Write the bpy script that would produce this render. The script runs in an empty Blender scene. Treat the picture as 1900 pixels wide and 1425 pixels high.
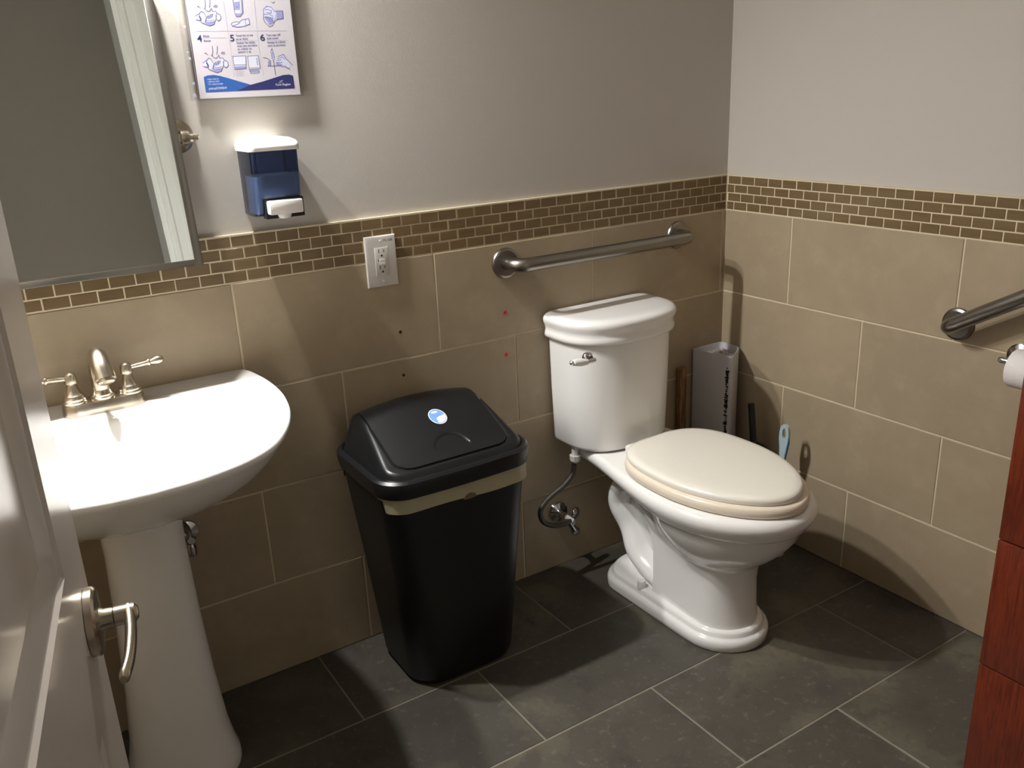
import bpy, bmesh, math, random
from mathutils import Vector, Matrix
random.seed(7)
SC = bpy.context.scene
COL = SC.collection
PI = math.pi

# ------------------------------------------------------------------ camera
CAM = Vector((-2.0513, -1.9757, 1.4224))
F = 1623.68
YAW, PITCH, ROLL = 0.5579, -0.3282, -0.0439
fw = Vector((math.sin(YAW) * math.cos(PITCH), math.cos(YAW) * math.cos(PITCH), math.sin(PITCH)))
rt = fw.cross(Vector((0, 0, 1))).normalized()
up = rt.cross(fw)
c_, s_ = math.cos(ROLL), math.sin(ROLL)
RX, UY = c_ * rt + s_ * up, -s_ * rt + c_ * up
cd = bpy.data.cameras.new('camera')
cam = bpy.data.objects.new('camera', cd)
COL.objects.link(cam)
cd.sensor_width = 36
cd.lens = F * 36 / 1900
cd.clip_start = 0.01
m = Matrix((RX, UY, -fw)).transposed().to_4x4()
m.translation = CAM
cam.matrix_world = m
SC.camera = cam

# ------------------------------------------------------------------ light, world, exposure
def world():
    w = bpy.data.worlds.new('world'); SC.world = w; w.use_nodes = True
    b = w.node_tree.nodes['Background']
    b.inputs[0].default_value = (0.9, 0.93, 1.0, 1); b.inputs[1].default_value = 0.02
world()
VS = SC.view_settings
VS.view_transform = 'Standard'; VS.look = 'None'; VS.gamma = 1; VS.use_curve_mapping = False
VS.exposure = 1.64
LCOL = (1.0, 1.0, 0.985)
LAMPS = [(-1.99, -0.085, 2.06), (-1.73, -0.085, 2.06)]
def lamp(loc, power, col, rad, name='vanity_bulb_light'):
    l = bpy.data.lights.new(name, 'POINT'); l.energy = power; l.color = col; l.shadow_soft_size = rad
    o = bpy.data.objects.new(name, l); COL.objects.link(o); o.location = loc
    return o
for L in LAMPS:      # each bulb sits in a shade that throws most of its light downwards
    lamp(L, 2.5, LCOL, 0.026)
    l = bpy.data.lights.new('vanity_shade_light', 'SPOT'); l.energy = 24.0; l.color = LCOL; l.shadow_soft_size = .026
    l.spot_size = math.radians(178); l.spot_blend = 1.0
    o = bpy.data.objects.new('vanity_shade_light', l); COL.objects.link(o); o.location = L

# ------------------------------------------------------------------ pixel -> world helper
def ray(u, v):
    return RX * ((u - 950) / F) + UY * (-(v - 712.5) / F) + fw
def at(u, v, ax, val):
    d = ray(u, v); t = (val - CAM[ax]) / d[ax]
    return CAM + d * t

# ------------------------------------------------------------------ materials
def lin(c):
    c = c / 255
    return c / 12.92 if c <= .04045 else ((c + .055) / 1.055) ** 2.4
def rgb(r, g, b): return (lin(r), lin(g), lin(b), 1)
def mat(name, col, rough=.5, metal=0, spec=.5, coat=0, bump=None, vary=None, mottle=None, rvar=None, aniso=0):
    """bump=(scale,strength)  vary=per-object value jitter  mottle=(scale,col2,lo,hi)"""
    m = bpy.data.materials.new(name); m.use_nodes = True
    nt = m.node_tree; N = nt.nodes; K = nt.links; p = N['Principled BSDF']
    p.inputs['Base Color'].default_value = col; p.inputs['Roughness'].default_value = rough
    p.inputs['Metallic'].default_value = metal; p.inputs['Specular IOR Level'].default_value = spec
    p.inputs['Coat Weight'].default_value = coat
    tc = N.new('ShaderNodeTexCoord'); oi = N.new('ShaderNodeObjectInfo')
    ad = N.new('ShaderNodeVectorMath'); ad.operation = 'ADD'
    mu = N.new('ShaderNodeMath'); mu.operation = 'MULTIPLY'; mu.inputs[1].default_value = 37.0
    K.new(oi.outputs['Random'], mu.inputs[0]); K.new(mu.outputs[0], ad.inputs[1]); K.new(tc.outputs['Object'], ad.inputs[0])
    cur = None
    if mottle:
        layers = mottle if isinstance(mottle, list) else [mottle]
        for sc, c2, lo, hi in layers:
            n = N.new('ShaderNodeTexNoise'); n.inputs['Scale'].default_value = sc; n.inputs['Detail'].default_value = 6
            n.inputs['Roughness'].default_value = .62
            K.new(ad.outputs[0], n.inputs['Vector'])
            mr = N.new('ShaderNodeMapRange'); mr.inputs[1].default_value = lo; mr.inputs[2].default_value = hi
            K.new(n.outputs[0], mr.inputs[0])
            mx = N.new('ShaderNodeMix'); mx.data_type = 'RGBA'
            if cur is None: mx.inputs[6].default_value = col
            else: K.new(cur, mx.inputs[6])
            mx.inputs[7].default_value = c2
            K.new(mr.outputs[0], mx.inputs[0]); cur = mx.outputs[2]
    if vary:
        h = N.new('ShaderNodeHueSaturation')
        if cur is None: h.inputs['Color'].default_value = col
        else: K.new(cur, h.inputs['Color'])
        mr = N.new('ShaderNodeMapRange'); mr.inputs[3].default_value = 1 - vary; mr.inputs[4].default_value = 1 + vary
        K.new(oi.outputs['Random'], mr.inputs[0]); K.new(mr.outputs[0], h.inputs['Value']); cur = h.outputs[0]
    if cur is not None: K.new(cur, p.inputs['Base Color'])
    if rvar:
        n = N.new('ShaderNodeTexNoise'); n.inputs['Scale'].default_value = rvar[0]; n.inputs['Detail'].default_value = 4
        K.new(ad.outputs[0], n.inputs['Vector'])
        mr = N.new('ShaderNodeMapRange'); mr.inputs[1].default_value = .3; mr.inputs[2].default_value = .7
        mr.inputs[3].default_value = rvar[1]; mr.inputs[4].default_value = rvar[2]
        K.new(n.outputs[0], mr.inputs[0]); K.new(mr.outputs[0], p.inputs['Roughness'])
    if bump:
        n = N.new('ShaderNodeTexNoise'); n.inputs['Scale'].default_value = bump[0]; n.inputs['Detail'].default_value = 3
        K.new(ad.outputs[0], n.inputs['Vector'])
        b = N.new('ShaderNodeBump'); b.inputs['Strength'].default_value = bump[1]; b.inputs['Distance'].default_value = .002
        K.new(n.outputs[0], b.inputs['Height']); K.new(b.outputs[0], p.inputs['Normal'])
    return m
def stretch(m, scale):      # make every noise of a material streaky
    nt = m.node_tree
    for n in [n for n in nt.nodes if n.type == 'TEX_NOISE']:
        src = n.inputs['Vector'].links[0].from_socket
        mp = nt.nodes.new('ShaderNodeMapping'); mp.inputs['Scale'].default_value = scale
        nt.links.new(src, mp.inputs['Vector']); nt.links.new(mp.outputs[0], n.inputs['Vector'])
    return m

M = {}
M['paint'] = mat('wall paint', rgb(192, 186, 178), .6, bump=(420, .12))
M['paint_dark'] = mat('corridor paint', rgb(206, 196, 180), .7, bump=(300, .1))
M['ceiling'] = mat('ceiling paint', rgb(215, 210, 200), .8)
M['tile'] = mat('beige ceramic tile', rgb(168, 152, 127), .42, vary=.03, spec=.4,
                mottle=[(4, rgb(161, 145, 121), .40, .66), (12, rgb(174, 158, 133), .5, .78)], bump=(60, .05))
M['mosaic'] = mat('bronze glass mosaic', rgb(126, 105, 76), .18, vary=.05, spec=.5,
                  mottle=(18, rgb(112, 93, 66), .35, .65))
stretch(M['mosaic'], (.3, .3, 2.5))
M['grout'] = mat('cream grout', rgb(214, 200, 172), .85, bump=(700, .2))
M['floor_grout'] = mat('grey floor grout', rgb(134, 125, 110), .9, bump=(600, .3))
M['floor_tile'] = mat('slate grey floor tile', rgb(76, 71, 63), .45, vary=.07, spec=.45,
                      mottle=[(5.5, rgb(112, 107, 88), .5, .68), (11, rgb(60, 55, 52), .5, .72), (60, rgb(112, 107, 98), .58, .8)],
                      bump=(55, .25), rvar=(9, .38, .6))
M['porcelain'] = mat('white glazed porcelain', rgb(234, 232, 229), .12, spec=.5, coat=.3)
M['seat'] = mat('ivory seat plastic', rgb(226, 213, 194), .25)
M['seat_lid'] = mat('off white lid plastic', rgb(230, 225, 214), .25)
M['steel'] = mat('brushed stainless steel', rgb(150, 145, 138), .3, 1, bump=(500, .05))
M['nickel'] = mat('brushed nickel', rgb(192, 182, 166), .26, 1)
M['chrome'] = mat('chrome', rgb(205, 205, 205), .08, 1)
M['bin'] = mat('black bin plastic', rgb(17, 18, 19), .38, spec=.45, bump=(900, .12))
M['bin_lid'] = mat('black lid plastic', rgb(20, 21, 23), .33, spec=.5, bump=(900, .10))
M['bag'] = mat('thin cream bag film', rgb(172, 166, 138), .4, bump=(25, .5))
M['white_plastic'] = mat('white plastic', rgb(232, 230, 226), .3)
M['plate'] = mat('white wall plate', rgb(206, 200, 194), .35)
M['black'] = mat('black', rgb(12, 11, 10), .6)
M['dark_red'] = mat('red wall plug', rgb(225, 30, 16), .5)
M['hole'] = mat('drilled hole', rgb(46, 34, 22), .9)
M['door'] = mat('white satin door paint', rgb(220, 211, 203), .18, spec=.5, bump=(40, .06))
M['casing'] = mat('white trim paint', rgb(244, 248, 244), .35)
M['wood_red'] = mat('cherry red wood', rgb(112, 42, 17), .42, mottle=[(26, rgb(86, 28, 10), .4, .62), (90, rgb(130, 58, 28), .55, .75)], bump=(80, .12))
stretch(M['wood_red'], (3, 6, .35))
M['wood_brown'] = mat('brown wooden stick', rgb(158, 120, 78), .6, mottle=(40, rgb(104, 76, 48), .4, .6))
stretch(M['wood_brown'], (3, 3, .3))
M['grey_plastic'] = mat('grey plastic', rgb(196, 194, 198), .38, bump=(700, .12))
M['blue_plastic'] = mat('pale blue plastic', rgb(176, 196, 204), .35)
M['teal_plastic'] = mat('teal rubber grip', rgb(60, 116, 146), .45)
M['dark_plastic'] = mat('dark plastic', rgb(24, 26, 28), .45)
M['paper'] = mat('poster paper', rgb(194, 188, 194), .6)
M['tissue'] = mat('toilet tissue', rgb(238, 234, 232), .9, bump=(300, .4))
M['hose'] = mat('braided grey hose', rgb(96, 92, 86), .35, .8, bump=(1500, .4))
M['print_blue'] = mat('printed blue', rgb(44, 88, 160), .5)
M['print_navy'] = mat('printed navy', rgb(42, 50, 92), .5)
M['print_darkblue'] = mat('printed dark blue', rgb(40, 44, 100), .5)
M['print_line'] = mat('printed blue grey line', rgb(92, 94, 142), .5)
M['print_pale'] = mat('printed lavender', rgb(196, 196, 220), .5)
M['print_mid'] = mat('printed mid lavender', rgb(142, 144, 186), .5)
M['print_rule'] = mat('printed grey rule', rgb(180, 174, 190), .5)
M['print_white'] = mat('printed white', rgb(204, 204, 216), .5)
M['sticker_blue'] = mat('sticker blue', rgb(112, 156, 214), .4)
M['sticker_pale'] = mat('sticker pale', rgb(214, 214, 230), .4)
M['speck'] = mat('mottled lint', rgb(186, 182, 178), .95, mottle=(160, rgb(86, 78, 70), .54, .62))
M['soap'] = mat('pale soap', rgb(214, 226, 244), .4)
M['soap_back'] = mat('dispenser back plate', rgb(120, 140, 176), .5)
def smoky(name, col, rough=.1):
    m = bpy.data.materials.new(name); m.use_nodes = True
    nt = m.node_tree; N = nt.nodes; K = nt.links
    for n in list(N): N.remove(n)
    o = N.new('ShaderNodeOutputMaterial'); t = N.new('ShaderNodeBsdfTransparent'); g = N.new('ShaderNodeBsdfGlossy')
    fr = N.new('ShaderNodeFresnel'); fr.inputs[0].default_value = 1.45; mx = N.new('ShaderNodeMixShader')
    t.inputs[0].default_value = col; g.inputs['Roughness'].default_value = rough
    K.new(fr.outputs[0], mx.inputs[0]); K.new(t.outputs[0], mx.inputs[1]); K.new(g.outputs[0], mx.inputs[2]); K.new(mx.outputs[0], o.inputs[0])
    return m
M['smoky_blue'] = smoky('smoky blue plastic', (.46, .55, .74, 1))
M['clear_sleeve'] = smoky('clear sleeve film', (.94, .93, .92, 1), .25)
M['mirror'] = mat('mirror glass', (.78, .80, .78, 1), .01, 1)

# ------------------------------------------------------------------ geometry helpers
def link(name, me, parent=None, loc=None):
    o = bpy.data.objects.new(name, me); COL.objects.link(o)
    if parent: o.parent = parent
    if loc is not None: o.location = loc
    return o
def empty(name, loc, label, cat, group=None, rot=(0, 0, 0)):
    o = bpy.data.objects.new(name, None); COL.objects.link(o)
    o.location = loc; o.rotation_euler = rot; o.empty_display_size = .05
    tag(o, label, cat, group); return o
def tag(o, label=None, cat=None, group=None, kind=None):
    if label: o['label'] = label
    if cat: o['category'] = cat
    if group: o['group'] = group
    if kind: o['kind'] = kind
    return o
def finish(me, mt, smooth=35):
    me.materials.append(mt)
    bm = bmesh.new(); bm.from_mesh(me)
    bmesh.ops.remove_doubles(bm, verts=bm.verts, dist=1e-6)
    bmesh.ops.recalc_face_normals(bm, faces=bm.faces)
    bm.to_mesh(me); bm.free()
    if smooth:
        for p in me.polygons: p.use_smooth = True
        me.set_sharp_from_angle(angle=math.radians(smooth))
    return me
def mesh(name, V, Fc, mt, parent=None, smooth=35, org=None):
    """V are in world space; the object keeps them relative to its parent's location"""
    me = bpy.data.meshes.new(name)
    me.from_pydata([tuple(v) for v in V], [], Fc)
    finish(me, mt, smooth)
    return link(name, me, parent)
class G:
    """collects geometry into one mesh, optional transform"""
    def __init__(s, T=None): s.V = []; s.F = []; s.T = T or Matrix.Identity(4)
    def add(s, V, Fc):
        b = len(s.V); s.V += [s.T @ Vector(v) for v in V]; s.F += [tuple(i + b for i in f) for f in Fc]; return s
    def box(s, x0, x1, y0, y1, z0, z1, bev=0):
        if x0 > x1: x0, x1 = x1, x0
        if y0 > y1: y0, y1 = y1, y0
        if z0 > z1: z0, z1 = z1, z0
        if bev <= 0:
            V = [(x, y, z) for z in (z0, z1) for y in (y0, y1) for x in (x0, x1)]
            return s.add(V, [(0, 2, 3, 1), (4, 5, 7, 6), (0, 1, 5, 4), (2, 6, 7, 3), (0, 4, 6, 2), (1, 3, 7, 5)])
        bm = bmesh.new(); bmesh.ops.create_cube(bm, size=1)
        bmesh.ops.scale(bm, vec=(x1 - x0, y1 - y0, z1 - z0), verts=bm.verts)
        bmesh.ops.translate(bm, vec=((x0 + x1) / 2, (y0 + y1) / 2, (z0 + z1) / 2), verts=bm.verts)
        bmesh.ops.bevel(bm, geom=bm.edges[:], offset=bev, segments=2, affect='EDGES', profile=.5)
        bm.verts.index_update()
        s.add([v.co.copy() for v in bm.verts], [tuple(v.index for v in f.verts) for f in bm.faces]); bm.free(); return s
    def loft(s, rings, caps=(True, True), closed=True):
        n = len(rings[0]); V = [p for r in rings for p in r]; Fc = []
        for i in range(len(rings) - 1):
            for j in range(n if closed else n - 1):
                k = (j + 1) % n
                Fc.append((i * n + j, i * n + k, (i + 1) * n + k, (i + 1) * n + j))
        if caps[0]: Fc.append(tuple(range(n - 1, -1, -1)))
        if caps[1]: Fc.append(tuple((len(rings) - 1) * n + j for j in range(n)))
        return s.add(V, Fc)
    def lathe(s, prof, origin, axis=(0, 0, 1), n=28):
        a = Vector(axis).normalized(); u = a.orthogonal().normalized(); w = a.cross(u); o = Vector(origin)
        rings = [[o + a * h + (u * math.cos(2 * PI * k / n) + w * math.sin(2 * PI * k / n)) * max(r, 1e-5) for k in range(n)] for r, h in prof]
        return s.loft(rings)
    def tube(s, pts, rad, n=14, flat=None):
        pts = [Vector(p) for p in pts]; rings = []
        if not isinstance(rad, (list, tuple)): rad = [rad] * len(pts)
        prev = None
        for i, p in enumerate(pts):
            d = (pts[min(i + 1, len(pts) - 1)] - pts[max(i - 1, 0)]).normalized()
            u = d.orthogonal().normalized() if prev is None else (prev - d * prev.dot(d)).normalized()
            prev = u; w = d.cross(u)
            rings.append([p + (u * math.cos(2 * PI * k / n) + w * math.sin(2 * PI * k / n)) * rad[i] for k in range(n)])
        return s.loft(rings)
    def build(s, name, mt, parent=None, smooth=35):
        o = mesh(name, s.V, s.F, mt, None, smooth)
        if parent:
            o.parent = parent
            o.matrix_parent_inverse = world_inv(parent)
        return o
def world_inv(p):
    T = Matrix.Identity(4)
    while p is not None:
        L = Matrix.LocRotScale(p.location, p.rotation_euler, p.scale)
        T = p.matrix_parent_inverse @ L @ T if p.parent else L @ T
        p = p.parent
    return T.inverted()
def spline(P, n=8):
    """Catmull-Rom through P"""
    P = [Vector(p) for p in P]; Q = [P[0] * 2 - P[1]] + P + [P[-1] * 2 - P[-2]]; out = []
    for i in range(1, len(Q) - 2):
        a, b, c, d = Q[i - 1:i + 3]
        for k in range(n):
            t = k / n
            out.append(.5 * ((2 * b) + (c - a) * t + (2 * a - 5 * b + 4 * c - d) * t * t + (3 * b - a - 3 * c + d) * t ** 3))
    out.append(P[-1]); return out
def lerpt(tab, x):
    if x <= tab[0][0]: return tab[0][1]
    for (a, b), (c, d) in zip(tab, tab[1:]):
        if x <= c:
            t = (x - a) / (c - a); t = t * t * (3 - 2 * t); return b + (d - b) * t
    return tab[-1][1]
def rrect(cx, cy, hx, hy, r, z, n=6, bulge=0, m=6):
    """rounded rectangle ring"""
    out = []
    for qx, qy, a0 in ((1, 1, 0), (-1, 1, 90), (-1, -1, 180), (1, -1, 270)):
        for k in range(n + 1):
            a = math.radians(a0 + 90 * k / n)
            x = qx * (hx - r) + r * math.cos(a); y = qy * (hy - r) + r * math.sin(a)
            out.append((x, y))
    if bulge:                                  # subdivide the long sides and bow them outwards
        o2 = []
        for k, p in enumerate(out):
            q = out[(k + 1) % len(out)]; o2.append(p)
            if abs(p[1] - q[1]) < 1e-6 and abs(p[0] - q[0]) > r * .5:
                o2 += [(p[0] + (q[0] - p[0]) * t / m, p[1]) for t in range(1, m)]
        out = [(x, y + math.copysign(bulge * (1 - (x / hx) ** 2), y)) for x, y in o2]
    return [(cx + x, cy + y, z) for x, y in out]

# ------------------------------------------------------------------ the setting
XL, YF, ZC = -2.30, -1.90, 2.95           # left wall, front wall, ceiling
ZM0, ZM1 = 1.0267, 1.1314                 # mosaic band
def struct(name, g, mt, parent=None, smooth=0):
    o = g.build(name, mt, parent, smooth)
    if not parent: o['kind'] = 'structure'
    return o
wb = struct('wall_back', G().box(XL - .1, .11, .010, .12, -.1, ZC), M['paint'])
wr = struct('wall_right', G().box(.010, .12, YF - .15, .010, -.1, ZC), M['paint'])
wl = struct('wall_left', G().box(XL - .12, XL - .010, YF - .15, .12, -.1, ZC), M['paint'])
DX0, DX1, DZ = -2.20, -1.315, 2.86        # doorway
wf = struct('wall_front', G().box(XL - .1, DX0, YF - .13, YF, 0, ZC).box(DX1, .12, YF - .13, YF, 0, ZC).box(DX0, DX1, YF - .13, YF, DZ, ZC), M['paint'])
ce = struct('ceiling', G().box(XL - .1, .12, YF - .15, .12, ZC, ZC + .1), M['ceiling'])
fl = struct('floor', G().box(XL - .1, .12, YF - .15, .12, -.12, -.010), M['floor_grout'])
# corridor behind the camera, seen in the mirror
struct('wall_corridor', G().box(-3.6, 1.2, -3.35, -3.25, -.1, 3.6), M['paint_dark'])
struct('floor_corridor', G().box(-3.6, 1.2, -3.35, YF - .13, -.12, -.002), M['floor_tile'])

def tile_mesh(name, w, h, t, mt, bev=.0012):
    """tile lying in local XZ, front face at y=0 looking to -y"""
    x, z = w / 2, h / 2; b = bev
    V = [(-x, t, -z), (x, t, -z), (x, t, z), (-x, t, z), (-x, b, -z), (x, b, -z), (x, b, z), (-x, b, z),
         (-x + b, 0, -z + b), (x - b, 0, -z + b), (x - b, 0, z - b), (-x + b, 0, z - b)]
    Fc = [(0, 1, 5, 4), (1, 2, 6, 5), (2, 3, 7, 6), (3, 0, 4, 7), (4, 5, 9, 8), (5, 6, 10, 9), (6, 7, 11, 10), (7, 4, 8, 11), (8, 9, 10, 11)]
    me = bpy.data.meshes.new(name); me.from_pydata(V, [], Fc); me.materials.append(mt)
    return me
cache = {}
def put_tile(kind, a0, a1, z0, z1, wall, name, mt, face=0.0, t=.008):
    """a0..a1 along the wall (x on the back wall, -y on the right wall)"""
    w, h = round(a1 - a0, 4), round(z1 - z0, 4)
    if w < .004: return
    k = (name, w, h)
    if k not in cache: cache[k] = tile_mesh(name, w, h, t, mt)
    c, z = (a0 + a1) / 2, (z0 + z1) / 2
    jit = random.uniform(-.0004, .0004)
    if kind == 'l':
        o = link(name, cache[k], wall, (XL - face - jit, -c, z)); o.rotation_euler = (0, 0, PI / 2)
    elif kind == 'b':
        o = link(name, cache[k], wall, (c, face + jit, z))
    else:
        o = link(name, cache[k], wall, (face + jit, -c, z)); o.rotation_euler = (0, 0, -PI / 2)
    return o
def rows(kind, wall, joints, z0, z1, a_min, a_max, name, mt, g, face=0, t=.008):
    J = sorted(joints)
    J = [a_min - g / 2] + [j for j in J if a_min < j < a_max] + [a_max + g / 2]
    for a, b in zip(J, J[1:]):
        put_tile(kind, a + g / 2, b - g / 2, z0, z1, wall, name, mt, face, t)
GR = .0045
ZR = [0.0, .2542, .5122, .7702, ZM0 + .002]
# grout beds
for nm, g in (('b', G().box(XL, .010, .0018, .011, 0, ZM1 + .004).box(XL, .010, .0008, .0018, ZM1, ZM1 + .004)),
              ('r', G().box(.0018, .011, YF, .0018, 0, ZM1 + .004).box(.0008, .0018, YF, .0018, ZM1, ZM1 + .004))):
    g.build('grout_bed', M['grout'], wb if nm == 'b' else wr, 0)
G().box(XL - .011, XL - .0018, YF, 0, 0, ZM1 + .004).build('grout_bed', M['grout'], wl, 0)
def seq(o, p, lo, hi):
    k0 = math.floor((lo - o) / p); return [o + p * i for i in range(k0, k0 + int((hi - lo) / p) + 3)]
PW = .5115
for r, off in ((3, -.0145), (2, -.289), (1, -.0145), (0, -.289)):
    z0, z1 = ZR[r] + (GR / 2 if r else .001), ZR[r + 1] - GR / 2
    rows('b', wb, seq(off, PW, XL, 0), z0, z1, XL, -.0015, 'wall_tile', M['tile'], GR)
for r, off in ((3, .2593), (2, .5198), (1, .2633), (0, .5215)):
    z0, z1 = ZR[r] + (GR / 2 if r else .001), ZR[r + 1] - GR / 2
    rows('r', wr, seq(off, .5235, 0, 1.9), z0, z1, .0015, -YF, 'wall_tile', M['tile'], GR)
for r, off in ((3, .31), (2, .05), (1, .31), (0, .05)):
    z0, z1 = ZR[r] + (GR / 2 if r else .001), ZR[r + 1] - GR / 2
    rows('l', wl, seq(off, .5235, 0, 1.9), z0, z1, .0015, -YF - .02, 'wall_tile', M['tile'], GR)
MP, MG = .0523, .0026
for r in range(4):
    z1 = ZM1 - r * .02605; z0 = z1 - .0233
    if r == 3: z0 = max(z0, ZM0 + .0035)
    o = -.022 if r in (0, 2) else -.0482
    rows('b', wb, seq(o, .05225, XL, 0), z0, z1, XL, -.0015, 'mosaic_tile', M['mosaic'], MG, .0008, .006)
    o = .0035 if r in (0, 2) else .0298
    rows('l', wl, seq(o, .05265, 0, 1.9), z0, z1, .0015, -YF - .02, 'mosaic_tile', M['mosaic'], MG, .0008, .006)
    rows('r', wr, seq(o, .05265, 0, 1.9), z0, z1, .0015, -YF, 'mosaic_tile', M['mosaic'], MG, .0008, .006)
# floor tiles
FR = [0, -.301, -.610, -.9208, -1.231, -1.541, -1.851, -2.03]
FO = [-.2331, -.5336, -.2172, -.5296]
def floor_tile(x0, x1, y0, y1):
    w, h = round(x1 - x0, 4), round(y1 - y0, 4)
    if w < .006 or h < .006: return
    k = ('floor_tile', w, h)
    if k not in cache: cache[k] = tile_mesh('floor_tile', w, h, .0085, M['floor_tile'], .0010)
    o = link('floor_tile', cache[k], fl, ((x0 + x1) / 2, (y0 + y1) / 2, random.uniform(-.0003, .0002)))
    o.rotation_euler = (-PI / 2, 0, 0)
G().box(XL, .0, YF - .13, .0, -.011, -.0012).build('grout_bed', M['floor_grout'], fl, 0)
for i in range(7):
    J = [XL] + [x for x in sorted(seq(FO[i % 4], .6157, XL, 0)) if XL + .01 < x < -.01] + [0]
    for a, b in zip(J, J[1:]):
        floor_tile(a + (.0022 if a > XL else .001), b - (.0022 if b < 0 else .001), FR[i + 1] + .0022, FR[i] - (.0022 if i else .001))

# door casing, jambs, seen in the mirror
cg = G()
CW = .135
def casing_profile(x0, sgn):       # vertical board with a moulded section
    sec = [(0, 0), (0, .012), (.010, .018), (.022, .018), (.030, .012), (.058, .012), (.062, .015), (.080, .015), (.084, .013), (.105, .013), (.115, .021), (.128, .021), (.135, .014), (.135, 0)]
    return [(x0 + sgn * a, YF + b) for a, b in sec]
for x0, sg in ((DX1, 1), (DX0, -1)):
    pr = casing_profile(x0, sg)
    if sg < 0: pr = [(max(x, XL + .002), y) for x, y in pr]
    cg.loft([[(x, y, z) for x, y in pr] for z in (0, DZ + .05)])
cg.box(DX0, DX1, YF, YF + .018, DZ, DZ + .085, .003)
struct('trim_1', cg, M['casing'], smooth=30)
struct('trim_2', G().box(DX1 - .02, DX1, YF - .13, YF, 0, DZ).box(DX0, DX0 + .015, YF - .13, YF, 0, DZ), M['casing'])

# ------------------------------------------------------------------ the open door
dd = Vector((.1828, .9832, 0)).normalized(); dn = Vector((dd.y, -dd.x, 0))
edge = Vector((-2.006, -.994, 0)); LW = .875
hinge = edge - dd * LW
door = bpy.data.objects.new('door_1', None); COL.objects.link(door)
door['kind'] = 'structure'; door['label'] = 'white panelled door standing open at the left edge'
DT = Matrix((dd.to_4d(), dn.to_4d(), Vector((0, 0, 1, 0)), Vector((0, 0, 0, 1)))).transposed(); DT[3] = (0, 0, 0, 1)
DT = Matrix(((dd.x, dn.x, 0, hinge.x), (dd.y, dn.y, 0, hinge.y), (0, 0, 1, 0), (0, 0, 0, 1)))
door.location = hinge; 
g = G(DT)
H = 2.05; Z0 = .012
xs = [0, .125, LW - .131, LW - .002]; zs = [Z0, .20, .815, .997, H - .13, H]
TH = .040
# shell without the front
e = .002
g.add([(0, 0, Z0), (LW - e, 0, Z0), (LW, -e, Z0), (LW, -TH, Z0), (0, -TH, Z0), (0, 0, H), (LW - e, 0, H), (LW, -e, H), (LW, -TH, H), (0, -TH, H)],
      [(1, 2, 7, 6), (2, 3, 8, 7), (3, 4, 9, 8), (4, 0, 5, 9), (0, 4, 3, 2, 1), (5, 6, 7, 8, 9)])
xs[3] = LW - e
for i in range(3):
    for j in range(5):
        x0, x1, z0, z1 = xs[i], xs[i + 1], zs[j], zs[j + 1]
        if i == 1 and j in (1, 3):
            L = [(0, 0), (.004, -.004), (.010, -.0045), (.030, -.013), (.034, -.013)]
            R = [[(x0 + a, y, z0 + a), (x1 - a, y, z0 + a), (x1 - a, y, z1 - a), (x0 + a, y, z1 - a)] for a, y in L]
            g.loft(R, caps=(False, True))
        else:
            g.add([(x0, 0, z0), (x1, 0, z0), (x1, 0, z1), (x0, 0, z1)], [(0, 1, 2, 3)])
g.build('leaf', M['door'], door, 25)
hc = Vector((LW - .053, 0, .90))
g = G(DT); g.lathe([(.0, .0005), (.037, .0005), (.037, .008), (.034, .0105), (.018, .0115), (.0, .0115)], hc, (0, 1, 0), 40)
hd = g.build('lever_handle', M['nickel'], door, 30)
g = G(DT)
g.lathe([(.013, .010), (.011, .016), (.0105, .0245), (.0, .0245)], hc, (0, 1, 0), 24)
g.lathe([(.0095, .025), (.0105, .0255), (.0105, .046), (.006, .0495), (.0, .050)], hc, (0, 1, 0), 24)
# lever blade, running back toward the hinge side and curving to the door
P = spline([(hc.x + .004, .040, .90), (hc.x - .02, .0415, .90), (hc.x - .05, .0420, .899), (hc.x - .085, .0400, .897), (hc.x - .116, .0350, .896)], 6)
rings = []
for i, p in enumerate(P):
    t = i / (len(P) - 1); hz = .0105 - .003 * t; hy = .0065 - .0015 * t
    if i == len(P) - 1: hz *= .6; hy *= .6
    rings.append([(p.x, p.y + hy * math.cos(a), p.z + hz * math.sin(a)) for a in [2 * PI * k / 16 for k in range(16)]])
g.loft(rings)
g.build('lever', M['nickel'], hd, 40)

# ------------------------------------------------------------------ vanity light fixture above the mirror (out of frame, the room's lamp)
vf = empty('vanity_light', (-1.86, .010, 2.10), 'brushed nickel two-bulb wall light above the tilted mirror', 'light')
G().box(-2.08, -1.64, .0095, -.014, 2.085, 2.145, .005).build('back_plate', M['nickel'], vf)
for L in LAMPS:
    G().tube(spline([(L[0], -.012, 2.115), (L[0], -.05, 2.125), (L[0], -.082, 2.122), (L[0], L[1], 2.112)], 5), .006).lathe([(.0, 0), (.017, 0), (.02, .006), (.02, .012), (.006, .02), (0, .02)], (L[0], L[1], 2.094)).build('arm', M['nickel'], vf)

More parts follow.
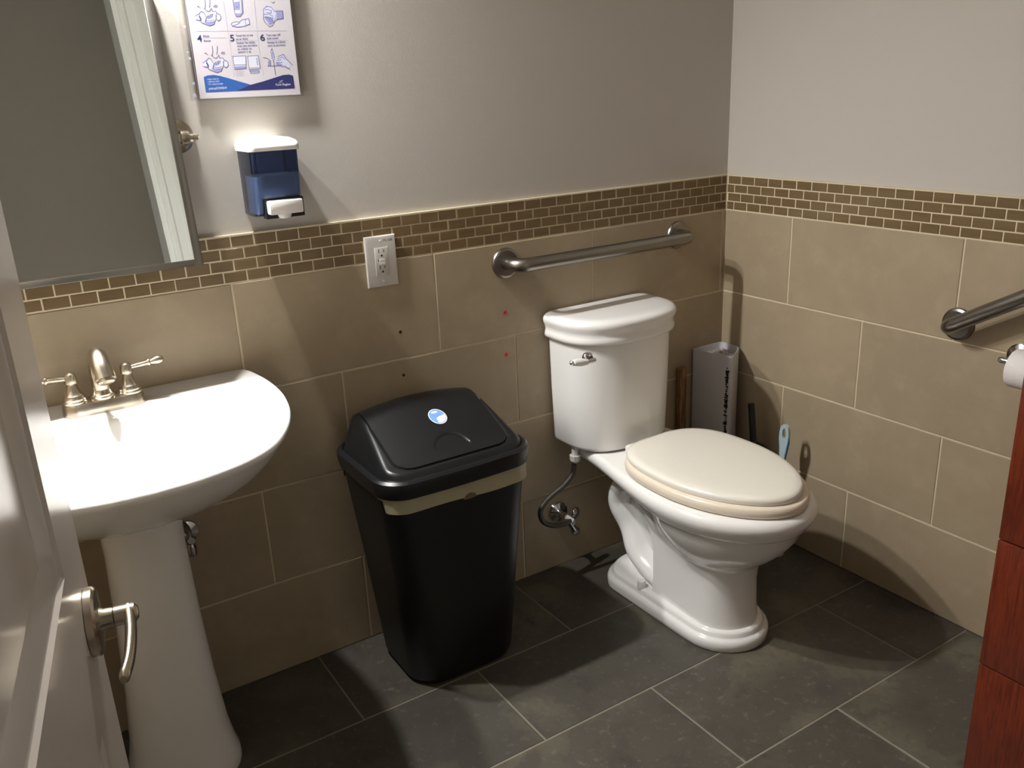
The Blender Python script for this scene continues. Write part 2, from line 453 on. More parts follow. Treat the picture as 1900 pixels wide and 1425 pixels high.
# ------------------------------------------------------------------ pedestal sink
SX = -1.862
sink = empty('pedestal_sink', (SX, -.22, 0), 'white porcelain pedestal sink with a wide shallow basin below the mirror', 'sink')
def sink_out(k=1.0, z=.83, yb=-.004, cy=-.20, n=72, dx=0, sh=0):
    """D shaped outline; scaled by k about (SX, cy)"""
    out = []
    R = []
    hw, yf = .330, -.582
    pts = [(.296, yb), (.312, -.012), (.322, -.045), (.330, -.12), (.330, -.20), (.322, -.27), (.303, -.35), (.270, -.43), (.222, -.502), (.16, -.548), (.08, -.574), (0, yf)]
    sp = spline([Vector((a, b, 0)) for a, b in pts], 4)
    side = [(p.x, p.y) for p in sp]
    full = side + [(-x, y) for x, y in reversed(side[:-1])]
    return [(SX + x * k, (y - cy) * k + cy + sh if y < yb - 1e-6 or k < 1 else y, z) for x, y in full]
def clampb(r, yb=-.004): return [(x, min(y, yb), z) for x, y, z in r]
g = G()
rings = []
for k, z, sh in ((.28, .668, -.03), (.34, .672, -.03), (.45, .684, -.03), (.60, .708, -.025), (.74, .735, -.018), (.86, .765, -.010), (.945, .795, -.004), (.985, .812, 0), (1.0, .820, 0), (1.0, .8255, 0), (.994, .829, 0), (.985, .8305, 0)):
    rings.append(clampb(sink_out(k, z, sh=sh)))
# inner: deck plane then basin
def inner(k, z, cy=-.335):
    out = []
    n = len(rings[0])
    base = rings[-1]
    for i, (x, y, _) in enumerate(base):
        a = math.atan2(y - cy, x - SX)
        rx, ry = .265, .205
        ex = SX + rx * k * math.copysign(abs(math.cos(a)) ** .8, math.cos(a)); ey = cy + ry * k * math.copysign(abs(math.sin(a)) ** .8, math.sin(a))
        out.append((ex, ey, z))
    return out
rings += [inner(1.05, .8285), inner(1.0, .826), inner(.96, .818), inner(.88, .79), inner(.72, .755), inner(.5, .732), inner(.25, .722), inner(.09, .720)]
g.loft(rings)
g.build('basin', M['porcelain'], sink, 50)
G().lathe([(0, .0), (.024, 0), (.024, .003), (.018, .004), (.0, .003)], (SX, -.335, .7195)).build('drain', M['chrome'], sink)
g = G(); rings = []
for z, hx, hy in ((0, .118, .105), (.012, .120, .107), (.03, .118, .105), (.06, .110, .098), (.12, .101, .090), (.25, .090, .080), (.42, .081, .072), (.58, .076, .068), (.66, .078, .070), (.70, .090, .080)):
    rings.append([(SX + .005 + hx * math.copysign(abs(math.cos(a)) ** .8, math.cos(a)), -.205 - .045 * z / .7 + hy * math.copysign(abs(math.sin(a)) ** .8, math.sin(a)), z) for a in [2 * PI * k / 48 for k in range(48)]])
g.loft(rings); g.build('pedestal', M['porcelain'], sink, 50)

# faucet, a thing of its own standing on the sink deck
ZD = .8305; FY = -.088
fa = empty('faucet', (SX, FY, ZD), 'brushed nickel two-handle faucet on the sink deck', 'faucet')
g = G(); rings = []
def stad(hx, hy, z, n=10):
    out = []
    for k in range(n + 1):
        a = -PI / 2 + PI * k / n; out.append((SX + hx - hy + hy * math.cos(a), FY + hy * math.sin(a), z))
    for k in range(n + 1):
        a = PI / 2 + PI * k / n; out.append((SX - hx + hy + hy * math.cos(a), FY + hy * math.sin(a), z))
    return out
for hx, hy, z in ((.079, .028, ZD - .001), (.079, .028, ZD + .002), (.0775, .0265, ZD + .020), (.075, .024, ZD + .0235), (.070, .019, ZD + .0245)):
    rings.append(stad(hx, hy, z))
g.loft(rings); g.build('base_plate', M['nickel'], fa, 40)
zt = ZD + .0240
g = G()
g.lathe([(0, 0), (.0245, 0), (.0245, .004), (.022, .006), (.022, .009), (.019, .012), (.0165, .022)], (SX, FY, zt), n=32)
P = spline([(SX, FY, zt + .010), (SX, FY, zt + .045), (SX, FY - .004, zt + .074), (SX, FY - .020, zt + .093), (SX, FY - .045, zt + .097), (SX + .001, FY - .070, zt + .080), (SX + .002, FY - .084, zt + .058)], 7)
nP = len(P); g.tube(P, [.0175 - .0010 * min(1, i / nP * 2) + (.0040 * max(0, (i / nP - .55) / .45)) for i in range(nP)], 24)
e1 = P[-1]; ed = (P[-1] - P[-3]).normalized()
g.build('spout', M['nickel'], fa, 40)
G().lathe([(0, -.002), (.0165, -.002), (.0165, .006), (.013, .008), (0, .008)], e1, ed).build('aerator', M['nickel'], fa)
for sg in (-1, 1):
    hx = SX + sg * .0525
    g = G().lathe([(0, 0), (.0245, 0), (.0245, .003), (.022, .006), (.022, .009), (.0195, .012), (.0185, .016), (.0145, .020), (.0105, .032), (.0095, .038), (.0125, .041), (.0125, .045), (.0115, .056), (.0095, .060), (.004, .063), (0, .064)], (hx, FY, zt), n=28)
    h = g.build('handle', M['nickel'], fa, 30)
    dv = Vector((sg * .98, -.10 if sg > 0 else -.12, .12)).normalized()
    o = Vector((hx, FY, zt + .050)) + dv * .008
    G().lathe([(.0, 0), (.0042, 0), (.0050, .012), (.0070, .034), (.0085, .036), (.0085, .039), (.0060, .041), (.0075, .046), (.0095, .055), (.0085, .062), (.004, .067), (0, .068)], o, dv, 18).build('lever', M['nickel'], h, 40)
# shut-off valve peeking out beside the pedestal
sv = empty('shutoff_valve', (-1.745, .0, .47), 'small dark chrome shutoff valve on the wall behind the sink pedestal', 'valve')
G().lathe([(0, 0), (.030, 0), (.028, .006), (.012, .010), (.008, .03), (.008, .055), (0, .055)], (-1.738, .0, .465), (0, -1, 0)).build('escutcheon', M['chrome'], sv)
G().lathe([(0, 0), (.009, 0), (.012, .01), (.010, .03), (0, .03)], (-1.738, -.045, .455), (0, 0, -1)).tube(spline([(-1.738, -.045, .46), (-1.742, -.05, .50), (-1.775, -.08, .56), (-1.80, -.10, .62)], 5), .006).build('supply_line', M['chrome'], sv)

# ------------------------------------------------------------------ mirror, tilted, hung on pivots
TILT = math.radians(9.2)
MW, MH = .240, .548
mbase = Vector((-1.862, -.088, 1.094))
MT = Matrix.Translation(mbase) @ Matrix.Rotation(-TILT, 4, 'X')
mir = empty('wall_mirror', (-1.862, -.03, 1.36), 'tilted rectangular mirror in a thin steel frame above the sink', 'mirror')
g = G(MT)
FW_ = .017
for x0, x1, z0, z1 in ((-MW, -MW + FW_, 0, MH), (MW - FW_, MW, 0, MH), (-MW + FW_, MW - FW_, 0, FW_ * .8), (-MW + FW_, MW - FW_, MH - FW_, MH)):
    g.box(x0, x1, -.001, .012, z0, z1, .0012)
g.build('frame', M['steel'], mir, 30)
G(MT).box(-MW + FW_ - .001, MW - FW_ + .001, .0005, .008, FW_ * .8 - .001, MH - FW_ + .001).build('glass', M['mirror'], mir, 0)
KZ = 1.350
for sg in (-1, 1):
    kx = mbase.x + sg * (MW + .004)
    g = G().lathe([(0, 0), (.034, 0), (.034, .003), (.028, .008), (.012, .011), (.0105, .020), (.0095, .052), (.0, .052)], (kx + sg * .004, .0095, KZ), (0, -1, 0), 32)
    b = g.build('pivot_bracket', M['nickel'], mir, 30)
    g = G().lathe([(0, -.004), (.0135, -.004), (.0135, .006), (.0125, .008), (.0125, .012), (.006, .015), (.006, .020), (.0072, .021), (.0072, .030), (.005, .032), (0, .032)], (kx + sg * .004, -.040, KZ), (sg, 0, 0), 24)
    g.build('pivot_knob', M['nickel'], b, 30)

# ------------------------------------------------------------------ soap dispenser
dis = empty('soap_dispenser', (-1.443, .010, 1.17), 'wall soap dispenser with smoky blue tank and white cap and push button', 'dispenser')
X0, X1, YB, YFr = -1.496, -1.392, .0095, -.098
g = G(); rings = []
def dring(y1, z, ins=0, r=.012, yb=YB):
    cy, hy = (yb + y1) / 2, (yb - y1) / 2
    return rrect((X0 + X1) / 2, cy, (X1 - X0) / 2 - ins, hy - ins, max(r, .003), z, 5)
for z, y1 in ((1.176, -.070), (1.180, -.080), (1.20, -.086), (1.25, -.094), (1.316, -.097)):
    rings.append(dring(y1, z, 0 if z > 1.178 else .003))
g.loft(rings); g.build('tank', M['smoky_blue'], dis, 40)
g = G().loft([dring(y1, z, .004, .009, YB - .02) for z, y1 in ((1.182, -.078), (1.20, -.084), (1.262, -.092))]); g.build('liquid_soap', M['soap'], dis, 40)
G().box(X0 + .004, X1 - .004, YB, YB - .012, 1.180, 1.314).build('back_plate', M['soap_back'], dis)
g = G(); rings = []
for z, y1, ins in ((1.314, -.1005, -.0025), (1.318, -.102, -.003), (1.327, -.101, -.0025), (1.333, -.096, 0), (1.338, -.080, .006), (1.3395, -.055, .014)):
    rings.append(dring(y1, z, ins))
g.loft(rings); g.build('cap', M['white_plastic'], dis, 50)
bx0, bx1 = -1.474, -1.400
G().box(bx0 - .004, X1 + .0005, -.070, -.092, 1.172, 1.214, .002).build('button_housing', M['dark_plastic'], dis)
g = G().box(bx0, bx1, -.080, -.112, 1.182, 1.211, .003); g.build('push_button', M['white_plastic'], dis, 40)
G().lathe([(0, 0), (.013, 0), (.016, .006), (.016, .012), (0, .012)], ((bx0 + bx1) / 2, -.088, 1.1715)).build('nozzle', M['white_plastic'], dis)

# ------------------------------------------------------------------ text and flat print helpers
def text_mesh(body, size, x, y, z, right=(1, 0, 0), upv=(0, 0, 1), bold=False, align='LEFT', sx=1.0):
    cu = bpy.data.curves.new('t', 'FONT'); cu.body = body; cu.size = size; cu.align_x = align
    if bold: cu.offset = size * .014
    o = bpy.data.objects.new('t', cu); COL.objects.link(o)
    dg = bpy.context.evaluated_depsgraph_get()
    me = bpy.data.meshes.new_from_object(o.evaluated_get(dg))
    r, u = Vector(right), Vector(upv)
    V = [Vector((x, y, z)) + r * v.co.x * sx + u * v.co.y for v in me.vertices]
    Fc = [tuple(p.vertices) for p in me.polygons]
    bpy.data.objects.remove(o); bpy.data.curves.remove(cu); bpy.data.meshes.remove(me)
    return V, Fc

# ------------------------------------------------------------------ hand washing poster in a sleeve
PY = -.001
po = empty('handwashing_poster', (-1.446, .009, 1.42), 'white hand-washing instruction poster with blue footer in a clear sleeve', 'poster')
def pw(cx, cy, dy=0):
    q = at(340 + cx / 7.125, cy / 7.125, 1, PY); return Vector((q.x, PY + .0003 + dy * .12, q.z))
def flat(polys, dy, name, mt, parent):
    g = G()
    for P in polys: g.add([pw(x, y, dy) for x, y in P], [tuple(range(len(P)))])
    return g.build(name, mt, parent, 0)
def strokes(lines, w, dy, name, mt, parent, g=None):
    g = g or G()
    for P in lines:
        P = [pw(x, y, dy) for x, y in P]
        for a, b in zip(P, P[1:]):
            d = b - a
            if d.length < 1e-6: continue
            n = Vector((-d.z, 0, d.x)).normalized() * w / 2
            e = d.normalized() * w * .3
            g.add([a - e + n, b + e + n, b + e - n, a - e - n], [(0, 1, 2, 3)])
    if name: return g.build(name, mt, parent, 0)
bl, br = pw(222, 1318), pw(1556, 1262)
zb, zt_ = 1.4235, 1.706
xl, xr = -1.557, -1.3385
# sheet: gently curled grid
def sheet(x0, x1, z0, z1, y, amp, name, mt, t=.0004, nx=14, nz=18):
    g = G(); V = []
    for j in range(nz + 1):
        for i in range(nx + 1):
            a, b = i / nx, j / nz
            V.append((x0 + (x1 - x0) * a, y + amp * math.sin(PI * b) * .6 * math.sin(3 * a + 1), z0 + (z1 - z0) * b))
    n = len(V); V += [(x, yy + t, z) for x, yy, z in V]; Fc = []; w = nx + 1
    for j in range(nz):
        for i in range(nx):
            q = (j * w + i, j * w + i + 1, (j + 1) * w + i + 1, (j + 1) * w + i); Fc.append(q); Fc.append(tuple(n + k for k in reversed(q)))
    for i in range(nx): Fc += [(i, n + i, n + i + 1, i + 1), (nz * w + i, nz * w + i + 1, n + nz * w + i + 1, n + nz * w + i)]
    for j in range(nz): Fc += [(j * w, (j + 1) * w, n + (j + 1) * w, n + j * w), (j * w + nx, n + j * w + nx, n + (j + 1) * w + nx, (j + 1) * w + nx)]
    g.add(V, Fc); return g.build(name, mt, po)
sheet(xl, xr, zb, zt_, PY + .0004, 0, 'paper_sheet', M['paper'])
sheet(xl - .019, xr + .010, zb - .003, zt_ + .012, PY + .0030, 0, 'sleeve', M['clear_sleeve'], .0003)
for (cx, cy, rr) in ((22, 350, 17), (140, 1103, 22), (152, 1262, 28), (62, 690, 14), (90, 770, 18)):
    p = pw(cx, cy); k = rr / 7.125 * .00105
    G().lathe([(k * .55, 0), (k, 0), (k, .0008), (k * .55, .0008)], (p.x, PY + .0022, p.z), (0, 1, 0), 16).build('punch_hole', M['print_rule'], po, 0)
# footer
foot = [(270, 1018), (320, 998), (400, 990), (480, 1002), (600, 1034), (760, 1082), (895, 1120), (1060, 1075), (1200, 1030), (1320, 992), (1400, 985), (1450, 1000), (1476, 1168), (900, 1192), (620, 1212), (300, 1222)]
g = G(); bot = lambda x: 1222 + (1168 - 1222) * (x - 300) / 1176
top = [(270, 1018), (320, 998), (400, 990), (480, 1002), (600, 1034), (760, 1082), (895, 1120)]
b2 = [(300, bot(300)), (345, bot(345)), (425, bot(425)), (500, bot(500)), (620, bot(620)), (770, bot(770)), (895, bot(895))]
for (a, b), (c, d) in zip(zip(top, b2), zip(top[1:], b2[1:])): g.add([pw(*a, -.0004), pw(*b, -.0004), pw(*d, -.0004), pw(*c, -.0004)], [(0, 1, 2, 3)])
g.build('footer_band', M['print_blue'], po, 0)
top = [(895, 1120), (1060, 1075), (1200, 1030), (1320, 992), (1400, 985), (1450, 1000)]
b2 = [(700, bot(700)), (1060, bot(1060)), (1200, bot(1200)), (1320, bot(1320)), (1420, bot(1420)), (1476, 1168)]
g = G()
for (a, b), (c, d) in zip(zip(top, b2), zip(top[1:], b2[1:])): g.add([pw(*a, -.0006), pw(*b, -.0006), pw(*d, -.0006), pw(*c, -.0006)], [(0, 1, 2, 3)])
g.build('footer_band', M['print_darkblue'], po, 0)
# rules of the table
strokes([[(165, 412), (1362, 405)], [(510, -120), (640, 740), (672, 1010)], [(925, -120), (1000, 640), (1062, 1000)],
         [(20, -60), (60, 330), (200, 1230)], [(262, 500), (565, 497)], [(690, 538), (975, 535)], [(1100, 530), (1370, 530)], [(510, -120), (925, -130)]], .0006, -.0003, 'rule_lines', M['print_rule'], po)
def ptext(rowsx, mt, name, dy=-.0008):
    g = G()
    for body, cx, cy, hpx, wpx, bold in rowsx:
        p = pw(cx, cy, dy); q = pw(cx + wpx, cy - wpx * .045, dy)
        V, Fc = text_mesh(body, 1, 0, 0, 0, bold=True)
        W = max(v.x for v in V); rgt = (q - p); h = hpx / 7.125 * .00098 / .7
        V = [p + rgt * (v.x / W) + Vector((0, 0, 1)) * v.z * h for v in V]
        g.add(V, Fc)
    return g.build(name, mt, po, 0)
for q in (('4', 190, 550, 90, 62, 1), ('5', 620, 545, 92, 58, 1), ('6', 1018, 538, 92, 64, 1)): ptext([q], M['print_navy'], 'step_number')
ptext([('Rinse', 262, 490, 30, 82, 0), ('Rincer', 272, 552, 30, 96, 0)], M['print_line'], 'caption_text')
ptext([('Towel dry or use', 692, 484, 30, 230, 0), ('an air dryer', 700, 528, 30, 160, 0),
       ('S\u00e9cher les mains', 706, 580, 30, 242, 0), ('avec une serviette', 714, 620, 30, 262, 0), ('ou utiliser un', 718, 660, 30, 186, 0), ('s\u00e9choir \u00e0 air', 724, 700, 30, 176, 0)], M['print_line'], 'caption_text')
ptext([('Turn taps off', 1098, 478, 30, 184, 0), ('with towel', 1104, 520, 30, 150, 0), ('Fermer le robinet', 1112, 574, 30, 240, 0), ('avec la serviette', 1118, 614, 30, 232, 0)], M['print_line'], 'caption_text')
ptext([('PUBLIC HEALTH', 320, 1058, 18, 150, 0), ('1-800-361-5653', 322, 1090, 18, 155, 0), ('TTY 1-866-512-6228', 330, 1124, 18, 195, 0), ('york.ca/COVID19', 340, 1186, 34, 236, 1)], M['print_white'], 'footer_text')
ptext([('York Region', 1220, 1134, 32, 200, 1)], M['print_white'], 'footer_text')
strokes([[(1262, 1098), (1285, 1085), (1278, 1068), (1300, 1092)], [(1290, 1066), (1318, 1062)], [(1300, 1090), (1312, 1072)]], .0006, -.0009, 'footer_emblem', M['print_white'], po)
def hands(ox, oy):
    f = lambda L: [[(x + ox, y + oy) for x, y in P] for P in L]
    flat(f([[(238, 160), (280, 190), (310, 240), (300, 300), (250, 300), (205, 215)], [(400, 150), (440, 160), (440, 260), (400, 320), (330, 335), (290, 300), (300, 240), (360, 200)],
            [(160, 215), (205, 185), (240, 245), (225, 270), (165, 260)], [(430, 190), (490, 200), (498, 250), (470, 275), (432, 250)]]), -.0003, 'illustration', M['print_pale'], po)
    flat(f([[(282, 285), (330, 300), (395, 285), (420, 290), (400, 325), (350, 338), (300, 322)], [(185, 262), (230, 250), (225, 278)], [(440, 255), (475, 270), (455, 278)], [(305, 240), (325, 215), (385, 200), (372, 240), (330, 255)]]), -.0005, 'illustration', M['print_mid'], po)
    strokes(f([[(285, -10), (292, 60), (285, 115)], [(350, -10), (352, 60), (345, 100)], [(270, 110), (320, 150), (345, 150), (372, 110), (385, 150), (430, 150), (440, 170)],
               [(205, 185), (240, 148), (268, 165), (310, 235)], [(160, 215), (205, 185), (235, 250), (240, 300), (285, 318), (350, 342), (405, 322), (430, 250)], [(165, 258), (225, 275), (240, 250)],
               [(440, 170), (490, 198), (498, 250), (470, 278), (440, 256)], [(310, 230), (330, 205), (345, 240)], [(345, 205), (365, 190), (368, 232)], [(372, 195), (392, 185), (385, 225)],
               [(290, 265), (350, 280), (410, 262)], [(285, 285), (350, 300), (408, 285)], [(185, 90), (200, 80), (230, 110)], [(400, 92), (420, 70), (450, 75)], [(420, 95), (450, 92)]]), .0010, -.0007, 'illustration', M['print_line'], po)
hands(0, 0); hands(98, 618)
# dispenser and open palm
flat([[(672, 25), (742, 22), (745, 130), (680, 135)], [(683, 178), (768, 175), (755, 215), (702, 220)], [(762, -5), (778, -5), (786, 170), (772, 172)]], -.0003, 'illustration', M['print_mid'], po)
flat([[(665, -5), (742, -5), (742, 22), (672, 25)], [(680, 135), (745, 130), (768, 175), (683, 178)], [(640, 310), (690, 290), (745, 295), (780, 262), (870, 248), (878, 320), (800, 345), (720, 358), (650, 340)]], -.0003, 'illustration', M['print_pale'], po)
strokes([[(655, -5), (683, 178), (702, 220), (755, 215), (790, 168), (778, -5)], [(634, 318), (650, 298), (700, 288), (745, 292), (780, 262), (865, 245), (880, 318), (800, 348), (722, 358), (650, 345), (634, 318)], [(650, 345), (720, 320), (748, 300)], [(820, 262), (828, 325)], [(695, 90), (730, 92)]], .0010, -.0007, 'illustration', M['print_line'], po)
# rubbing hands with a sleeve
flat([[(1062, 120), (1130, 80), (1200, 100), (1230, 180), (1200, 290), (1130, 320), (1075, 260)]], -.0003, 'illustration', M['print_pale'], po)
flat([[(1236, 145), (1312, 142), (1322, 245), (1235, 250)], [(1080, 215), (1190, 230), (1200, 290), (1140, 325), (1088, 260)]], -.0005, 'illustration', M['print_mid'], po)
strokes([[(1062, 250), (1062, 120), (1105, 80), (1165, 95), (1205, 150), (1240, 150)], [(1240, 250), (1205, 290), (1180, 335), (1140, 352), (1075, 290), (1062, 250)], [(1236, 145), (1312, 142), (1322, 245), (1235, 260)],
         [(1080, 130), (1120, 125), (1165, 145), (1160, 175), (1100, 165)], [(1070, 190), (1130, 185), (1190, 215)], [(1070, 230), (1120, 240), (1160, 290)], [(1090, 215), (1150, 235), (1185, 290)], [(1160, 20), (1185, 40), (1210, 20)]], .0010, -.0007, 'illustration', M['print_line'], po)
# dryer and towel box
flat([[(655, 745), (825, 738), (832, 872), (672, 880)], [(852, 742), (990, 735), (1010, 890), (868, 895)]], -.0003, 'illustration', M['print_white'], po)
flat([[(672, 882), (828, 874), (830, 908), (682, 918)], [(870, 925), (1002, 922), (1005, 945), (875, 945)], [(965, 765), (978, 762), (992, 862), (978, 864)]], -.0005, 'illustration', M['print_mid'], po)
strokes([[(655, 745), (825, 738), (832, 905), (682, 918), (655, 745)], [(852, 742), (990, 735), (1022, 905), (872, 920), (852, 742)], [(885, 930), (890, 968), (1005, 962), (1000, 930)], [(668, 860), (828, 855)]], .0009, -.0007, 'illustration', M['print_line'], po)
strokes([[(700 + i * 14, 930), (704 + i * 14, 1010)] for i in range(8)], .0005, -.0004, 'illustration', M['print_rule'], po)
# tap and towel hand
flat([[(1158, 680), (1172, 640), (1205, 780), (1170, 782)], [(1228, 770), (1320, 722), (1350, 780), (1420, 860), (1400, 900), (1300, 850), (1225, 830)]], -.0003, 'illustration', M['print_pale'], po)
flat([[(1118, 810), (1140, 800), (1150, 872), (1118, 872)], [(1228, 825), (1300, 845), (1330, 890), (1228, 860)], [(1158, 690), (1180, 690), (1190, 775), (1168, 778)]], -.0005, 'illustration', M['print_mid'], po)
strokes([[(1058, 762), (1110, 770), (1150, 800), (1155, 862)], [(1118, 872), (1215, 870), (1290, 862)], [(1155, 690), (1172, 640), (1208, 770)], [(1190, 780), (1220, 990)], [(1250, 750), (1325, 718), (1350, 762), (1448, 862)], [(1330, 870), (1412, 920)],
         [(1245, 775), (1300, 760)], [(1235, 800), (1300, 790)], [(1230, 825), (1310, 825)], [(1300, 745), (1345, 790)]], .0011, -.0007, 'illustration', M['print_line'], po)

# ------------------------------------------------------------------ outlet
OX, OZ = -1.182, 1.0285
ot = empty('wall_outlet', (OX, 0, OZ), 'white GFCI outlet plate on the mosaic band above the black bin', 'outlet')
g = G(); hw, hh = .0405, .0625
g.loft([[(OX - hw + i, y, OZ - hh + i), (OX + hw - i, y, OZ - hh + i), (OX + hw - i, y, OZ + hh - i), (OX - hw + i, y, OZ + hh - i)] for i, y in ((0, .0012), (0, -.0035), (.0015, -.0052), (.005, -.0062), (.006, -.0064))])
g.build('cover_plate', M['plate'], ot, 30)
rc = G().box(OX - .0178, OX + .0178, -.006, -.0082, OZ - .0345, OZ + .0345, .0009).build('receptacle', M['plate'], ot, 30)
g = G()
for dz in (.021, -.0185):
    g.box(OX - .0080, OX - .0062, -.0080, -.0085, OZ + dz + .0005, OZ + dz + .0095)
    g.box(OX + .0052, OX + .0068, -.0080, -.0085, OZ + dz + .0015, OZ + dz + .0085)
    g.lathe([(0, 0), (.0026, 0), (.0026, .0005), (0, .0005)], (OX - .0003, -.0080, OZ + dz - .0065), (0, -1, 0), 10)
g.box(OX - .0105, OX - .0085, -.0080, -.0085, OZ + .002, OZ + .006)
g.build('slot', M['black'], rc, 0)
G().box(OX - .007, OX + .0075, -.0080, -.0092, OZ - .0068, OZ - .0008, .0004).box(OX - .007, OX + .0075, -.0080, -.0092, OZ + .0008, OZ + .0062, .0004).build('test_button', M['white_plastic'], rc, 0)
for dz in (.049, -.049):
    G().lathe([(0, 0), (.0033, 0), (.0028, .0012), (0, .0014)], (OX, -.0062, OZ + dz), (0, -1, 0), 12).build('screw', M['plate'], ot)
V, Fc = text_mesh('PS-10B', .0085, OX + .0075, -.0067, OZ + .0475)
G().add(V, Fc).build('marking', M['hole'], ot, 0)

# ------------------------------------------------------------------ screw holes and red plugs
for i, (u, v, nm, mt, lab, cat) in enumerate(((937, 580, 'wall_plug', 'dark_red', 'upper red plastic wall plug in the tiles left of the toilet tank', 'wall plug'),
                                   (939, 658, 'wall_plug', 'dark_red', 'lower red plastic wall plug in the tiles left of the toilet tank', 'wall plug'),
                                   (743, 616, 'screw_hole', 'hole', 'upper empty drilled hole in the tile below the outlet', 'hole'),
                                   (749, 696, 'screw_hole', 'hole', 'lower empty drilled hole in the tile just above the black bin', 'hole'))):
    p = at(u, v, 1, 0)
    r = .0064 if mt == 'dark_red' else .0042
    o = G().lathe([(0, -.0006), (r * .3, -.0006), (r * .8, -.0012), (r, -.0006), (r, .004), (0, .004)], (p.x, .0003, p.z), (0, 1, 0), 12).build(nm, M[mt])
    tag(o, lab, cat)
    G().lathe([(0, 0), (r * (.25 if mt == 'dark_red' else .5), 0), (r * (.25 if mt == 'dark_red' else .5), .0004), (0, .0004)], (p.x, -.0008, p.z), (0, 1, 0), 10).build('opening', M['black'], o)

# ------------------------------------------------------------------ grab bars
def grab_bar(T, length, lab, name='grab_bar', R=.0185, out=.066):
    """local x along the bar, -y out of the wall, origin at the first flange"""
    t = empty(name, T.translation, lab, 'grab bar', None)
    for x in (0, length):
        G(T).lathe([(0, 0), (.0415, 0), (.0415, .004), (.0395, .008), (.034, .011), (.0, .012)], (x, 0, 0), (0, -1, 0), 40).build('flange', M['steel'], t, 25)
    er = .034; P = [(0, -.010, 0)]
    for k in range(9):
        a = PI / 2 * k / 8; P.append((er - er * math.cos(a), -(out - er) - er * math.sin(a), 0))
    for k in range(8, -1, -1):
        a = PI / 2 * k / 8; P.append((length - er + er * math.cos(a), -(out - er) - er * math.sin(a), 0))
    P.append((length, -.010, 0))
    G(T).tube(P, R, 24).build('bar', M['steel'], t, 40)
    return t
grab_bar(Matrix.Translation((-.824, 0, .974)), .618, 'straight stainless steel grab bar on the wall above the toilet tank')
bd = Vector((0, -.857, .515))
T2 = Matrix(((0, 1, 0, 0), (bd.y, 0, bd.z, -.7935), (bd.z, 0, -bd.y, .817), (0, 0, 0, 1)))
grab_bar(T2, .62, 'slanting stainless steel grab bar on the right wall, cut by the frame edge')

# ------------------------------------------------------------------ trash bin
BX, BY = -1.165, -.167
bn = empty('trash_bin', (BX, BY, 0), 'tall black plastic trash bin with a swing lid between sink and toilet', 'trash bin')
g = G(); rings = []
for z, hx, hy, r in ((.0, .137, .112, .062), (.004, .145, .120, .068), (.02, .151, .126, .070), (.30, .172, .142, .062), (.52, .192, .150, .055), (.553, .194, .152, .055)):
    rings.append(rrect(BX + .006 * (1 - z / .55), BY - .005 * z, hx, hy, r, z, 8, .007))
g.loft(rings); g.build('body', M['bin'], bn, 40)
# bag cuff
g = G(); A = rrect(BX, BY - .003, .1985, .1555, .056, 0, 10, .007, 12); B_ = rrect(BX, BY - .003, .1955, .153, .056, 0, 10, .007, 12)
def hem(x, y):
    return .513 + .0015 * math.sin(x * 31 + 1) + (.03 if x < BX - .19 else 0) - .010 * max(0, (x - BX + .1) / .3)
ro = [(x, y, hem(x, y)) for x, y, _ in B_]; r1 = [(x, y, hem(x, y) + .001) for x, y, _ in A]
r2 = [(x, y, .556) for x, y, _ in A]; r3 = [(x, y, .556) for x, y, _ in B_]
g.loft([ro, r1, r2, r3, ro], caps=(False, False)); g.build('bag_liner', M['bag'], bn, 60)
g = G(); p0 = Vector((BX + .01, BY - .003 - .1628, .507))
hv = [(p0.x, p0.y, p0.z - .001)] + [(p0.x + .017 * math.cos(PI * k / 10), p0.y, p0.z + .014 * math.sin(PI * k / 10)) for k in range(11)]
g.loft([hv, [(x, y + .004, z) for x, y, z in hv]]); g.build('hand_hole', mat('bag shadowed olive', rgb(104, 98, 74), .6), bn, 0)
# lid rim
ZR0 = .549
g = G(); rings = []
for z, hx, hy, r in ((ZR0 + .004, .188, .150, .055), (ZR0, .199, .162, .062), (ZR0 + .002, .2035, .166, .064), (ZR0 + .030, .208, .170, .066), (ZR0 + .040, .2065, .1685, .066), (ZR0 + .0455, .201, .163, .064), (ZR0 + .046, .196, .158, .062), (ZR0 + .042, .1925, .1545, .06)):
    rings.append(rrect(BX, BY - .004, hx, hy - .006, r, z, 8, .010))
g.loft(rings)
lid = g.build('lid', M['bin_lid'], bn, 30)
ZD0 = ZR0 + .042
LHX, LHY, LCY = .191, .147, BY - .004
def wy(x, y): return y * (1 + .010 / LHY * max(0, 1 - (x / LHX) ** 2))
def wyi(x, y): return y / (1 + .010 / LHY * max(0, 1 - (x / LHX) ** 2))
hump = [(-LHY, 0), (-LHY + .012, .016), (-.10, .032), (-.05, .058), (0, .083), (.045, .103), (.085, .106), (.12, .086), (.142, .05), (LHY, 0)]
sp = spline([Vector((a, b, 0)) for a, b in hump], 10)
def humpf(y):
    for a, b in zip(sp, sp[1:]):
        if a.x <= y <= b.x: return a.y + (b.y - a.y) * (y - a.x) / (b.x - a.x)
    return 0
def smin(a, b, k):
    h = max(k - abs(a - b), 0) / k; return min(a, b) - h * h * k / 4
def dome(x, y):
    """height above ZD0 at local coords"""
    h = humpf(y) * (.87 + .15 * (1 - (x / .16) ** 2)); rr = .055
    # rounded corners in plan
    dx, dy = abs(x) - (LHX - rr), abs(y) - (LHY - rr)
    dist = rr - math.hypot(max(dx, 0), max(dy, 0)) if (dx > 0 and dy > 0) else min(LHX - abs(x), LHY - abs(y))
    side = max(LHX - abs(x), 0) * 3.2
    h = smin(h, side + .002, .040)
    h = smin(h, max(dist, 0) * 3.0 + .0, .012)
    return max(h, 0)
